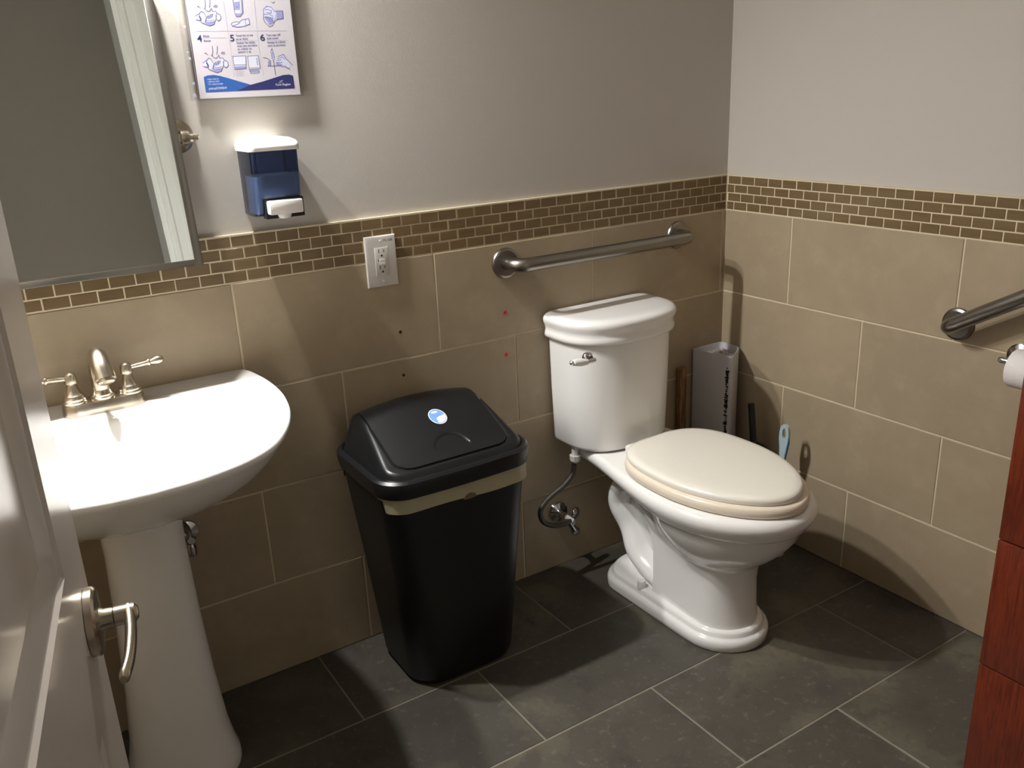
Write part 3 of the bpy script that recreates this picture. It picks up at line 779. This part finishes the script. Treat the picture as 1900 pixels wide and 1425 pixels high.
FX0, FX1, FY0, FY1 = -.152, .152, -.130, .086
def in_flap(x, y, m=0):
    r = .035
    x0, x1, y0, y1 = FX0 - m, FX1 + m, FY0 - m, FY1 + m
    if not (x0 <= x <= x1 and y0 <= y <= y1): return False
    if y < y0 + r:
        for cx in (x0 + r, x1 - r):
            if (x < x0 + r and cx < 0) or (x > x1 - r and cx > 0):
                if math.hypot(x - cx, y - (y0 + r)) > r: return False
    return True
g = G(); nx, ny = 84, 68; V = []
for j in range(ny + 1):
    for i in range(nx + 1):
        x, y = -LHX + 2 * LHX * i / nx, -LHY + 2 * LHY * j / ny
        rr = .055; ax, ay = abs(x), abs(y)
        if ax > LHX - rr and ay > LHY - rr:
            q = Vector((ax - LHX + rr, ay - LHY + rr)); L_ = max(q.x, q.y) / q.length if q.length > 0 else 1
            s = L_; x = math.copysign(LHX - rr + q.x * s, x); y = math.copysign(LHY - rr + q.y * s, y)
        h = dome(x, y)
        if in_flap(x, y, .0): h -= .004
        V.append((BX + x, LCY + wy(x, y), ZD0 + h))
w = nx + 1
g.add(V, [(j * w + i, j * w + i + 1, (j + 1) * w + i + 1, (j + 1) * w + i) for j in range(ny) for i in range(nx)])
g.build('dome', M['bin_lid'], lid, 60)
# swing flap following the dome
RECX, RECY = .012, -.098
def flap_h(x, y):
    h = dome(x, y) + .0004
    ex, ey = (x - RECX) / .046, (y - RECY) / .040
    if ey > 0 and ex * ex + ey * ey < 1:
        h -= .022 * min(1, (1 - ex * ex - ey * ey) * 3.5) * min(1, ey * 9)
    return h
def flap_w(y):   # half width with rounded front corners
    r = .036; d = y - (FY0 + .002)
    if d < r: return .150 - r + math.sqrt(max(r * r - (r - d) ** 2, 0))
    return .150
def on_dome(u, v):
    d = ray(u, v); t = 1.0
    for _ in range(900):
        P_ = CAM + d * t; x = P_.x - BX; y = wyi(x, P_.y - LCY)
        if abs(x) < LHX and abs(y) < LHY and P_.z < ZD0 + dome(x, y): break
        t += .002
    return x, y
RECX, RECY = on_dome(843, 830)
g = G(); V = []; nx, ny = 90, 66
for j in range(ny + 1):
    y = FY0 + .002 + (FY1 - .002 - FY0) * j / ny
    for i in range(nx + 1):
        x = flap_w(y) * (-1 + 2 * i / nx); V.append((BX + x, LCY + wy(x, y), ZD0 + flap_h(x, y)))
w = nx + 1
g.add(V, [(j * w + i, j * w + i + 1, (j + 1) * w + i + 1, (j + 1) * w + i) for j in range(ny) for i in range(nx)])
b = [i for i in range(w)] + [j * w + nx for j in range(1, ny + 1)] + [ny * w + i for i in range(nx - 1, -1, -1)] + [j * w for j in range(ny - 1, 0, -1)]
g.add([V[k] for k in b] + [(V[k][0], V[k][1], V[k][2] - .004) for k in b], [(k, (k + 1) % len(b), len(b) + (k + 1) % len(b), len(b) + k) for k in range(len(b))])
g.build('swing_flap', M['bin_lid'], lid, 50)
def on_flap(u, v):
    d = ray(u, v); t = 1.0
    for _ in range(900):
        P_ = CAM + d * t; x = P_.x - BX; y = wyi(x, P_.y - LCY)
        if abs(x) < LHX and abs(y) < LHY and P_.z < ZD0 + flap_h(x, y): break
        t += .002
    return x, y
sxx, syy = on_flap(812, 773)
def disc(fr, dz, mt, name, cond=None, par=None, half=0):
    g = G(); n = 40; V = [(BX + sxx, LCY + wy(sxx, syy), ZD0 + flap_h(sxx, syy) + dz)]
    for rr in (.33, .66, 1):
        for k in range(n):
            a = 2 * PI * k / n; x, y = sxx + fr * rr * math.cos(a), syy + fr * rr * math.sin(a)
            if half:
                lim = -.15 * fr + (x - sxx) * .25
                y = min(y, syy + lim); x = max(x, sxx - .35 * fr)
            V.append((BX + x, LCY + wy(x, y), ZD0 + flap_h(x, y) + dz))
    Fc = [(0, 1 + k, 1 + (k + 1) % n) for k in range(n)]
    for r in (0, 1):
        for k in range(n):
            Fc.append((1 + r * n + k, 1 + r * n + (k + 1) % n, 1 + (r + 1) * n + (k + 1) % n, 1 + (r + 1) * n + k))
    g.add(V, Fc); return g.build(name, mt, par or lid, 60)
st = disc(.0225, .0006, M['white_plastic'], 'sticker')
disc(.0205, .0009, M['sticker_blue'], 'sticker_print')
disc(.0195, .0012, M['sticker_pale'], 'sticker_print', half=1)
g = G(); n = 20
pl = rrect(sxx - .002, syy + .0125, .008, .0028, .0026, 0, 4)
g.add([(BX + x, LCY + wy(x, y), ZD0 + flap_h(x, y) + .0014) for x, y, _ in pl], [tuple(range(len(pl)))]); g.build('sticker_print', M['white_plastic'], lid, 0)

# ------------------------------------------------------------------ toilet
TX = -.508
to = empty('toilet', (TX, -.38, 0), 'white two-piece porcelain toilet with closed ivory seat in the corner', 'toilet')
def egg(z, ym, yf, yb, wm, wb, n=22, pw_=2.0, mid=None):
    """right side from back to tip, mirrored. rear half blends wm->wb"""
    R = [(0, yb)]
    for k in range(n + 1):
        t = k / n; y = yb + (ym - yb) * t
        s = t * t * (3 - 2 * t); R.append((wb + (wm - wb) * s, y))
    for k in range(1, n + 1):
        a = PI / 2 * k / n
        R.append((wm * abs(math.cos(a)) ** (2 / pw_), ym + (yf - ym) * abs(math.sin(a)) ** (2 / pw_)))
    R2 = [(-x, y) for x, y in reversed(R[1:-1])]
    return [(TX + x, y, z) for x, y in R + R2]
# foot plinth
g = G(); rings = []
def stadium(z, hw, yb, yf, n=16):
    out = []
    for k in range(n + 1):
        a = PI * k / n; out.append((TX + hw * math.cos(a), yb - hw * .75 + hw * .75 * math.sin(a), z))
    for k in range(n + 1):
        a = PI + PI * k / n; out.append((TX + hw * math.cos(a), yf + hw * 1.05 + hw * 1.05 * math.sin(a), z))
    return out
for z, i in ((0, .004), (.003, 0), (.022, -.001), (.030, .002), (.0335, .008), (.036, .012), (.0375, .013), (.046, .0145), (.050, .018), (.052, .024), (.052, .04)):
    rings.append(stadium(z, .122 - i, -.120 - i, -.652 + i))
g.loft(rings); g.build('foot', M['porcelain'], to, 50)
# bowl and column, one continuous loft
g = G(); rings = []
for a in ((.050, -.53, -.622, -.345, .093, .088), (.10, -.53, -.615, -.345, .090, .085), (.17, -.53, -.612, -.340, .089, .082), (.215, -.53, -.620, -.33, .093, .080),
          (.235, -.52, -.632, -.32, .102, .080), (.243, -.52, -.645, -.315, .112, .080), (.27, -.51, -.678, -.30, .135, .078), (.30, -.50, -.706, -.29, .155, .076), (.335, -.49, -.730, -.28, .172, .078),
          (.362, -.485, -.741, -.27, .181, .085), (.366, -.485, -.744, -.26, .184, .088), (.369, -.485, -.750, -.20, .189, .10), (.375, -.485, -.754, -.12, .192, .118), (.385, -.485, -.760, -.07, .197, .132), (.397, -.485, -.768, -.05, .203, .142),
          (.410, -.485, -.771, -.045, .205, .145), (.421, -.485, -.766, -.045, .201, .143), (.4275, -.485, -.757, -.048, .194, .138), (.429, -.485, -.740, -.055, .180, .130)):
    rings.append(egg(*a))
g.loft(rings); g.build('bowl', M['porcelain'], to, 45)
# rear web and trapway
g = G()
rings = []
for z, yb, yf, h in ((.05, -.165, -.37, .030), (.15, -.15, -.37, .030), (.25, -.12, -.34, .034), (.33, -.10, -.32, .045), (.385, -.08, -.32, .08)):
    rings.append(rrect(TX, (yb + yf) / 2, h, (yb - yf) / 2, .022, z, 5))
g.loft(rings); g.build('rear_web', M['porcelain'], to, 50)
P = spline([(TX, -.43, .20), (TX, -.36, .225), (TX, -.30, .285), (TX, -.235, .325), (TX, -.172, .305), (TX, -.148, .255), (TX, -.166, .205), (TX, -.200, .155), (TX, -.238, .112), (TX, -.290, .085), (TX, -.345, .070), (TX, -.39, .062)], 7)
def tubex(P, rx, ry, n=24):
    rings = []
    for i, p in enumerate(P):
        t = i / (len(P) - 1)
        d = (P[min(i + 1, len(P) - 1)] - P[max(i - 1, 0)]).normalized(); w_ = Vector((1, 0, 0)); u = d.cross(w_).normalized()
        a_ = rx - .014 * math.exp(-((t - .60) / .07) ** 2)
        rings.append([p + w_ * a_ * math.cos(2 * PI * k / n) + u * ry * math.sin(2 * PI * k / n) for k in range(n)])
    return rings
G().loft(tubex(P, .082, .042)).build('trapway', M['porcelain'], to, 60)
for sx in (-1, 1):
    G().lathe([(0, -.006), (.0125, -.006), (.0125, .012), (.010, .019), (.0, .022)], (TX + sx * .097, -.310, .052), n=20).build('bolt_cap', M['porcelain'], to, 50)
def oval_seat(z, ym, yf, yb, wm, pf, pb=3.0, n=26):
    out = []
    for k in range(-n, n + 1):                 # back, left to right
        a = PI / 2 * k / n; s, c = math.sin(a), math.cos(a)
        out.append((wm * math.copysign(abs(s) ** (2 / pb), s), ym + (yb - ym) * abs(c) ** (2 / pb)))
    for k in range(1, 2 * n):                  # front, right to left
        a = PI * k / (2 * n); s, c = math.sin(a), math.cos(a)
        out.append((wm * math.copysign(abs(c) ** (2 / pf), c), ym + (yf - ym) * abs(s) ** (2 / pf)))
    return [(TX + x, y, z) for x, y in out]
# seat ring and lid
ring = lambda z, i: oval_seat(z, -.475, -.756 + i, -.248 - i, .186 - i, 1.88)
g = G().loft([ring(.4300, .006), ring(.4325, .002), ring(.443, 0), ring(.453, .002), ring(.4575, .007)])
g.build('seat', M['seat'], to, 50)
ring = lambda z, i: oval_seat(z, -.470, -.740 + i, -.246 - i, .175 - i, 1.84)
g = G().loft([ring(.4575, .006), ring(.459, .002), ring(.466, 0), ring(.473, .002), ring(.4775, .009), ring(.479, .022), ring(.4795, .06)])
g.build('seat_lid', M['seat_lid'], to, 50)
for sx in (-1, 1):
    G().box(TX + sx * .072 - .020, TX + sx * .072 + .020, -.228, -.264, .429, .462, .006).build('hinge', M['seat_lid'], to, 40)
# tank
KX = TX - .020
def dsec(z, hw, yb, ys, yf, n=30, p=2.3, r=.018):
    out = []
    for k in range(6):
        a = PI / 2 * k / 5; out.append((KX - hw + r - r * math.sin(PI / 2 - a) , yb - r + r * math.sin(a), z)) if False else None
    out = [None]
    out = []
    for k in range(7):            # back right corner
        a = PI / 2 - PI / 2 * k / 6; out.append((KX + hw - r + r * math.cos(a), yb - r + r * math.sin(a), z))
    for k in range(n + 1):        # curved front
        a = PI * k / n; c, s = math.cos(a), math.sin(a)
        out.append((KX + hw * math.copysign(abs(c) ** (2 / p), c), ys + (yf - ys) * abs(s) ** (2 / p), z))
    for k in range(7):
        a = PI - PI / 2 * k / 6; out.append((KX - hw + r + r * math.cos(a), yb - r + r * math.sin(a), z))
    return out
g = G().loft([dsec(.431, .140, -.030, -.075, -.180, p=2.6), dsec(.4325, .153, -.020, -.07, -.198, p=2.6), dsec(.438, .162, -.014, -.07, -.206, p=2.6), dsec(.447, .166, -.012, -.07, -.206, p=2.6), dsec(.60, .171, -.010, -.07, -.209, p=2.6), dsec(.765, .175, -.010, -.07, -.211, p=2.6)])
g.build('tank', M['porcelain'], to, 50)
G().box(TX - .07, TX + .07, -.05, -.15, .426, .440, .004).build('gasket', M['dark_plastic'], to)
off = lambda z, i: dsec(z, .180 - i, -.010, -.070, -.217 + i, p=2.5)
g = G().loft([off(.752, .004), off(.752, -.005), off(.756, -.009), off(.763, -.010), off(.771, -.008), off(.777, -.0065), off(.787, -.0085), off(.797, -.013), off(.806, -.014), off(.813, -.011), off(.818, -.004), off(.8205, .008), off(.821, .03)])
g.build('tank_lid', M['porcelain'], to, 50)
# flush lever
lp = at(1093, 664, 1, -.207)
fv = G().lathe([(0, 0), (.0155, 0), (.0155, .004), (.013, .009), (.009, .012), (.008, .020), (0, .020)], (lp.x, -.198, lp.z), (-.12, -1, 0)).lathe([(0, -.012), (.0065, -.012), (.0065, .014), (0, .014)], (lp.x - .004, -.222, lp.z - .004), (-1, -.05, 0)).build('flush_lever', M['chrome'], to)
o = Vector((lp.x - .018, -.222, lp.z - .004)); dv = Vector((-1, -.04, .16)).normalized()
G().lathe([(0, 0), (.0080, 0), (.0095, .010), (.0105, .022), (.0095, .036), (.0078, .046), (0, .046)], o, dv, 20).build('porcelain_grip', M['white_plastic'], fv)
G().lathe([(0, 0), (.0045, 0), (.0060, .004), (.0055, .009), (.002, .012), (0, .012)], o + dv * .046, dv, 16).build('end_cap', M['chrome'], fv)
# supply: nut, hose
np_ = at(1067, 850, 1, -.09)
G().lathe([(0, -.012), (.0105, -.012), (.0155, -.006), (.0165, .010), (.010, .011), (.010, .45 - np_.z), (0, .45 - np_.z)], (np_.x, -.09, np_.z), n=8).build('supply_nut', M['white_plastic'], to, 20)
hz = [(1065, 862, -.09), (1062, 880, -.088), (1045, 902, -.085), (1018, 925, -.082), (1003, 948, -.08), (1008, 968, -.078), (1030, 975, -.072), (1055, 968, -.06), (1070, 952, -.05), (1068, 942, -.045)]
Hs = spline([at(u, v, 1, y) for u, v, y in hz], 8)
G().tube(Hs, .0078, 12).build('supply_hose', M['hose'], to, 60)
# angle stop valve on the wall: a thing of its own
vp = at(1036, 950, 1, -.004)
va = empty('angle_stop_valve', (vp.x, 0, vp.z), 'chrome angle stop valve on the wall under the toilet tank', 'valve')
G().lathe([(0, 0), (.034, 0), (.031, .007), (.014, .012), (.010, .02), (.010, .048), (0, .048)], (vp.x, -.0005, vp.z), (0, -1, 0), 32).build('escutcheon', M['chrome'], va)
w0 = Vector((vp.x, -.046, vp.z))
w1 = at(1067, 985, 1, -.05)
G().tube([w0, w0 + (w1 - w0) * .5, w1], [.010, .009, .011], 12).lathe([(0, -.006), (.013, -.006), (.015, 0), (.012, .01), (.006, .013), (0, .013)], w1, (w1 - w0), 6).build('valve_body', M['chrome'], va, 30)
w2 = at(1068, 944, 1, -.046)
G().tube([w0 + (w1 - w0) * .6, w2 - Vector((0, 0, .003)), w2 + Vector((0, 0, .004))], .0085, 10).build('outlet_nut', M['chrome'], va, 30)
w3 = at(1040, 952, 1, -.052)
G().lathe([(0, 0), (.0075, 0), (.0075, .024), (0, .024)], w0 + Vector((0, -.0, .001)), (.5, -.7, -.45), 14).build('valve_stem', M['white_plastic'], va)

# ------------------------------------------------------------------ corner holder (tall open grey plastic)
ch = empty('corner_bin', (-.05, -.05, 0), 'tall grey triangular open-topped plastic container in the room corner', 'container')
HZ = .600
def tri(z, i=0.0):
    A = Vector((-.136, -.004)); B = Vector((-.004, -.004)); C = Vector((-.004, -.088)); E_ = Vector((-.104, -.152))
    # rounded triangle: corner points with arcs
    pts = []
    P = [B, A, E_, C]; rad = [.010, .008, .018, .022]
    for k in range(4):
        p, q, r = P[k], P[(k - 1) % 4], P[(k + 1) % 4]
        u, v = (q - p).normalized(), (r - p).normalized()
        rr = rad[k]; a = p + u * rr * 1.4; b = p + v * rr * 1.4
        for t in [j / 6 for j in range(7)]:
            pts.append(a * (1 - t) ** 2 + p * 2 * t * (1 - t) + b * t * t)
    c = Vector((-.062, -.062))
    out = []
    for q in pts:
        d = (c - q); out.append((q + d.normalized() * i))
    return [(q.x, q.y, z) for q in out]
g = G().loft([tri(0), tri(HZ - .001), tri(HZ, .0008), tri(HZ, .0026), tri(HZ - .001, .003), tri(.06, .003)])
g.build('shell', M['grey_plastic'], ch, 50)
g = G(); base = tri(HZ - .022, .0035); c0 = Vector((-.062, -.062, HZ - .020)); V = [c0]
for rr in (.35, .7, 1):
    for p in base: q = c0.lerp(Vector(p), rr); V.append((q.x, q.y, q.z + random.uniform(-.003, .006)))
n = len(base); Fc = [(0, 1 + k, 1 + (k + 1) % n) for k in range(n)]
for r in (0, 1):
    for k in range(n): Fc.append((1 + r * n + k, 1 + r * n + (k + 1) % n, 1 + (r + 1) * n + (k + 1) % n, 1 + (r + 1) * n + k))
o = G().add(V, Fc).build('lint_fill', M['speck'], ch, 0); o['kind'] = 'stuff'
# row of small dark cut-outs up the front corner
fA, fC = Vector((-.136, -.004)), Vector((-.104, -.152))
fd = (fC - fA).normalized(); fn = Vector((-fd.y, fd.x)); fn = fn if fn.x < 0 else -fn
g = G()
for k in range(46):
    z = HZ - .040 - k * .0075
    s = .133 + random.uniform(-.0015, .0015); wv = random.uniform(.002, .007); hz_ = random.uniform(.0015, .0045)
    a = fA + fd * (s - wv) + fn * .0006; b = fA + fd * (s + wv) + fn * .0006
    g.add([(a.x, a.y, z - hz_), (b.x, b.y, z - hz_ + random.uniform(-.002, .002)), (b.x, b.y, z + hz_), (a.x, a.y, z + hz_ + random.uniform(-.002, .002))], [(0, 1, 2, 3)])
o = g.build('perforation', M['black'], ch, 0); o['kind'] = 'stuff'
# ------------------------------------------------------------------ stick, canister, brush
g = G().box(-.200, -.170, -.003, -.022, 0, .548, .002); o = g.build('wooden_stick', M['wood_brown']); tag(o, 'brown wooden stick standing against the tiles behind the toilet', 'stick')
br_ = empty('toilet_plunger', (-.095, -.205, 0), 'dark plunger with upright handle standing behind the toilet bowl', 'plunger')
G().lathe([(0, 0), (.055, 0), (.057, .01), (.055, .28), (.050, .305), (.030, .322), (.014, .33), (.0, .33)], (-.075, -.225, 0)).build('canister', M['dark_plastic'], br_, 40)
G().tube([(-.075, -.225, .32), (-.072, -.215, .38), (-.07, -.203, .455)], [.0105, .0105, .0105], 14).build('handle', M['dark_plastic'], br_, 40)
tb = empty('toilet_brush', (-.09, -.36, 0), 'pale blue and white toilet brush with a looped handle beside the bowl', 'brush')
bt = at(1458, 787, 0, -.085); bb = at(1452, 850, 0, -.085); q = Vector((-.085, bt.y, bt.z))
ax = Vector((0.0, bb.y - bt.y, bb.z - bt.z)).normalized()
side = Vector((0, -ax.z, ax.y)); side = side if side.y < 0 else -side
thick = Vector((1, 0, 0))
# handle with an oval hole: ring of quads
g = G(); n = 32
def oval(c, a, b): return [c + ax * a * math.cos(2 * PI * k / n) + side * b * math.sin(2 * PI * k / n) for k in range(n)]
c = q + ax * .030
def hw_(t):   # outer half width along the handle
    return lerpt([(0, .0), (.004, .009), (.012, .0145), (.03, .0172), (.05, .0165), (.075, .013), (.10, .0095), (.13, .008), (.30, .0065)], t)
outer = []
T_ = [0, .0015, .004, .008, .013, .02, .03, .04, .05, .06, .07, .085, .10, .115, .13]
R_ = [q + ax * t + side * hw_(t) for t in T_]; L_ = [q + ax * t - side * hw_(t) for t in T_]
outer = R_ + list(reversed(L_[1:]))
inn = []
for p in outer:
    d = p - c; aa = math.atan2(d.dot(side) / .0072, d.dot(ax) / .016); inn.append(c + ax * .0165 * math.cos(aa) + side * .0068 * math.sin(aa))
def ringT(P, off): return [p + thick * off for p in P]
g.loft([ringT(inn, -.004), ringT(outer, -.0045), ringT(outer, .0045), ringT(inn, .004), ringT(inn, -.004)], caps=(False, False))
g.build('handle', M['blue_plastic'], tb, 50)
lo = [q + ax * t for t in (.125, .20, .30)]
end = Vector((-.09, bt.y + (.44) * ax.y * 0 + lo[-1].y * 0 + bt.y * 0, .09)); end.y = lo[-1].y
G().tube([lo[0], lo[1], lo[2], end], [.008, .0065, .006, .006], 12).build('stem', M['white_plastic'], tb, 40)
g = G()
for sgn in (-1, 1):
    g.tube([q + ax * t + side * sgn * (hw_(t) - .0005) + thick * .0 for t in (.040, .055, .075, .10, .125)], [.002, .0042, .0045, .004, .002], 8)
g.build('rubber_grip', M['teal_plastic'], tb, 40)
G().lathe([(0, 0), (.030, 0), (.032, .006), (.028, .05), (.030, .054), (.025, .054), (.024, .04), (0, .02)], (-.09, end.y, 0)).build('holder_cup', M['white_plastic'], tb, 40)

# ------------------------------------------------------------------ toilet paper on the right wall
th = empty('paper_holder', (0, -.975, .775), 'chrome wall-mounted toilet paper holder under the slanting grab bar', 'paper holder')
fl_ = at(1893, 661, 0, 0)
G().lathe([(0, 0), (.030, 0), (.030, .004), (.022, .008), (.010, .012), (.0085, .02), (.0085, .050), (0, .050)], (0, fl_.y, fl_.z), (-1, 0, 0), 28).build('wall_flange', M['chrome'], th)
ap = Vector((-.057, fl_.y, fl_.z))
G().lathe([(0, -.016), (.006, -.018), (.0085, -.012), (.0075, -.006), (.0075, .010), (.005, .012), (.005, .14), (0, .14)], ap, (0, -1, 0), 18).build('spindle', M['chrome'], th)
tp = empty('toilet_paper_roll', (ap.x, ap.y - .07, ap.z), 'white toilet paper roll on the chrome holder at the right edge', 'toilet paper')
g = G().loft([[Vector((ap.x, ap.y - y_, ap.z - .012)) + Vector((math.cos(a), 0, math.sin(a))) * r_ for a in [2 * PI * k / 48 for k in range(48)]] for r_, y_ in ((.019, .018), (.043, .018), (.045, .020), (.045, .118), (.043, .120), (.019, .120), (.019, .018))], caps=(False, False))
g.build('tissue', M['tissue'], tp, 40)

# ------------------------------------------------------------------ red wooden cabinet at the right edge
cb = empty('red_cabinet', (-.25, -1.42, 0), 'cherry red wooden drawer cabinet cut by the right edge', 'cabinet')
CX0, CY1, CY0 = -.500, -1.212, -1.68
G().box(CX0 + .018, -.0105, CY0 + .001, CY1 - .001, .0, .95, .001).build('carcass', M['wood_red'], cb)
for z0, z1, ox in ((.012, .2865, 0), (.2895, .5665, -.001), (.5695, .925, 0)):
    if z1 > .9: G().box(CX0 - .006, -.0105, CY0 - .004, CY1 + .004, .9505, .972, .002).build('top', M['wood_red'], cb, 30)
    d_ = G().box(CX0 + ox, CX0 + .0178, CY0, CY1, z0, z1, .0022).build('drawer_front', M['wood_red'], cb, 30)
    G().tube(spline([(CX0 + ox, -1.50, (z0 + z1) / 2), (CX0 - .022, -1.50, (z0 + z1) / 2), (CX0 - .025, -1.52, (z0 + z1) / 2), (CX0 - .025, -1.58, (z0 + z1) / 2), (CX0 - .022, -1.60, (z0 + z1) / 2), (CX0 + ox, -1.60, (z0 + z1) / 2)], 4), .004, 10).build('pull', M['steel'], d_)
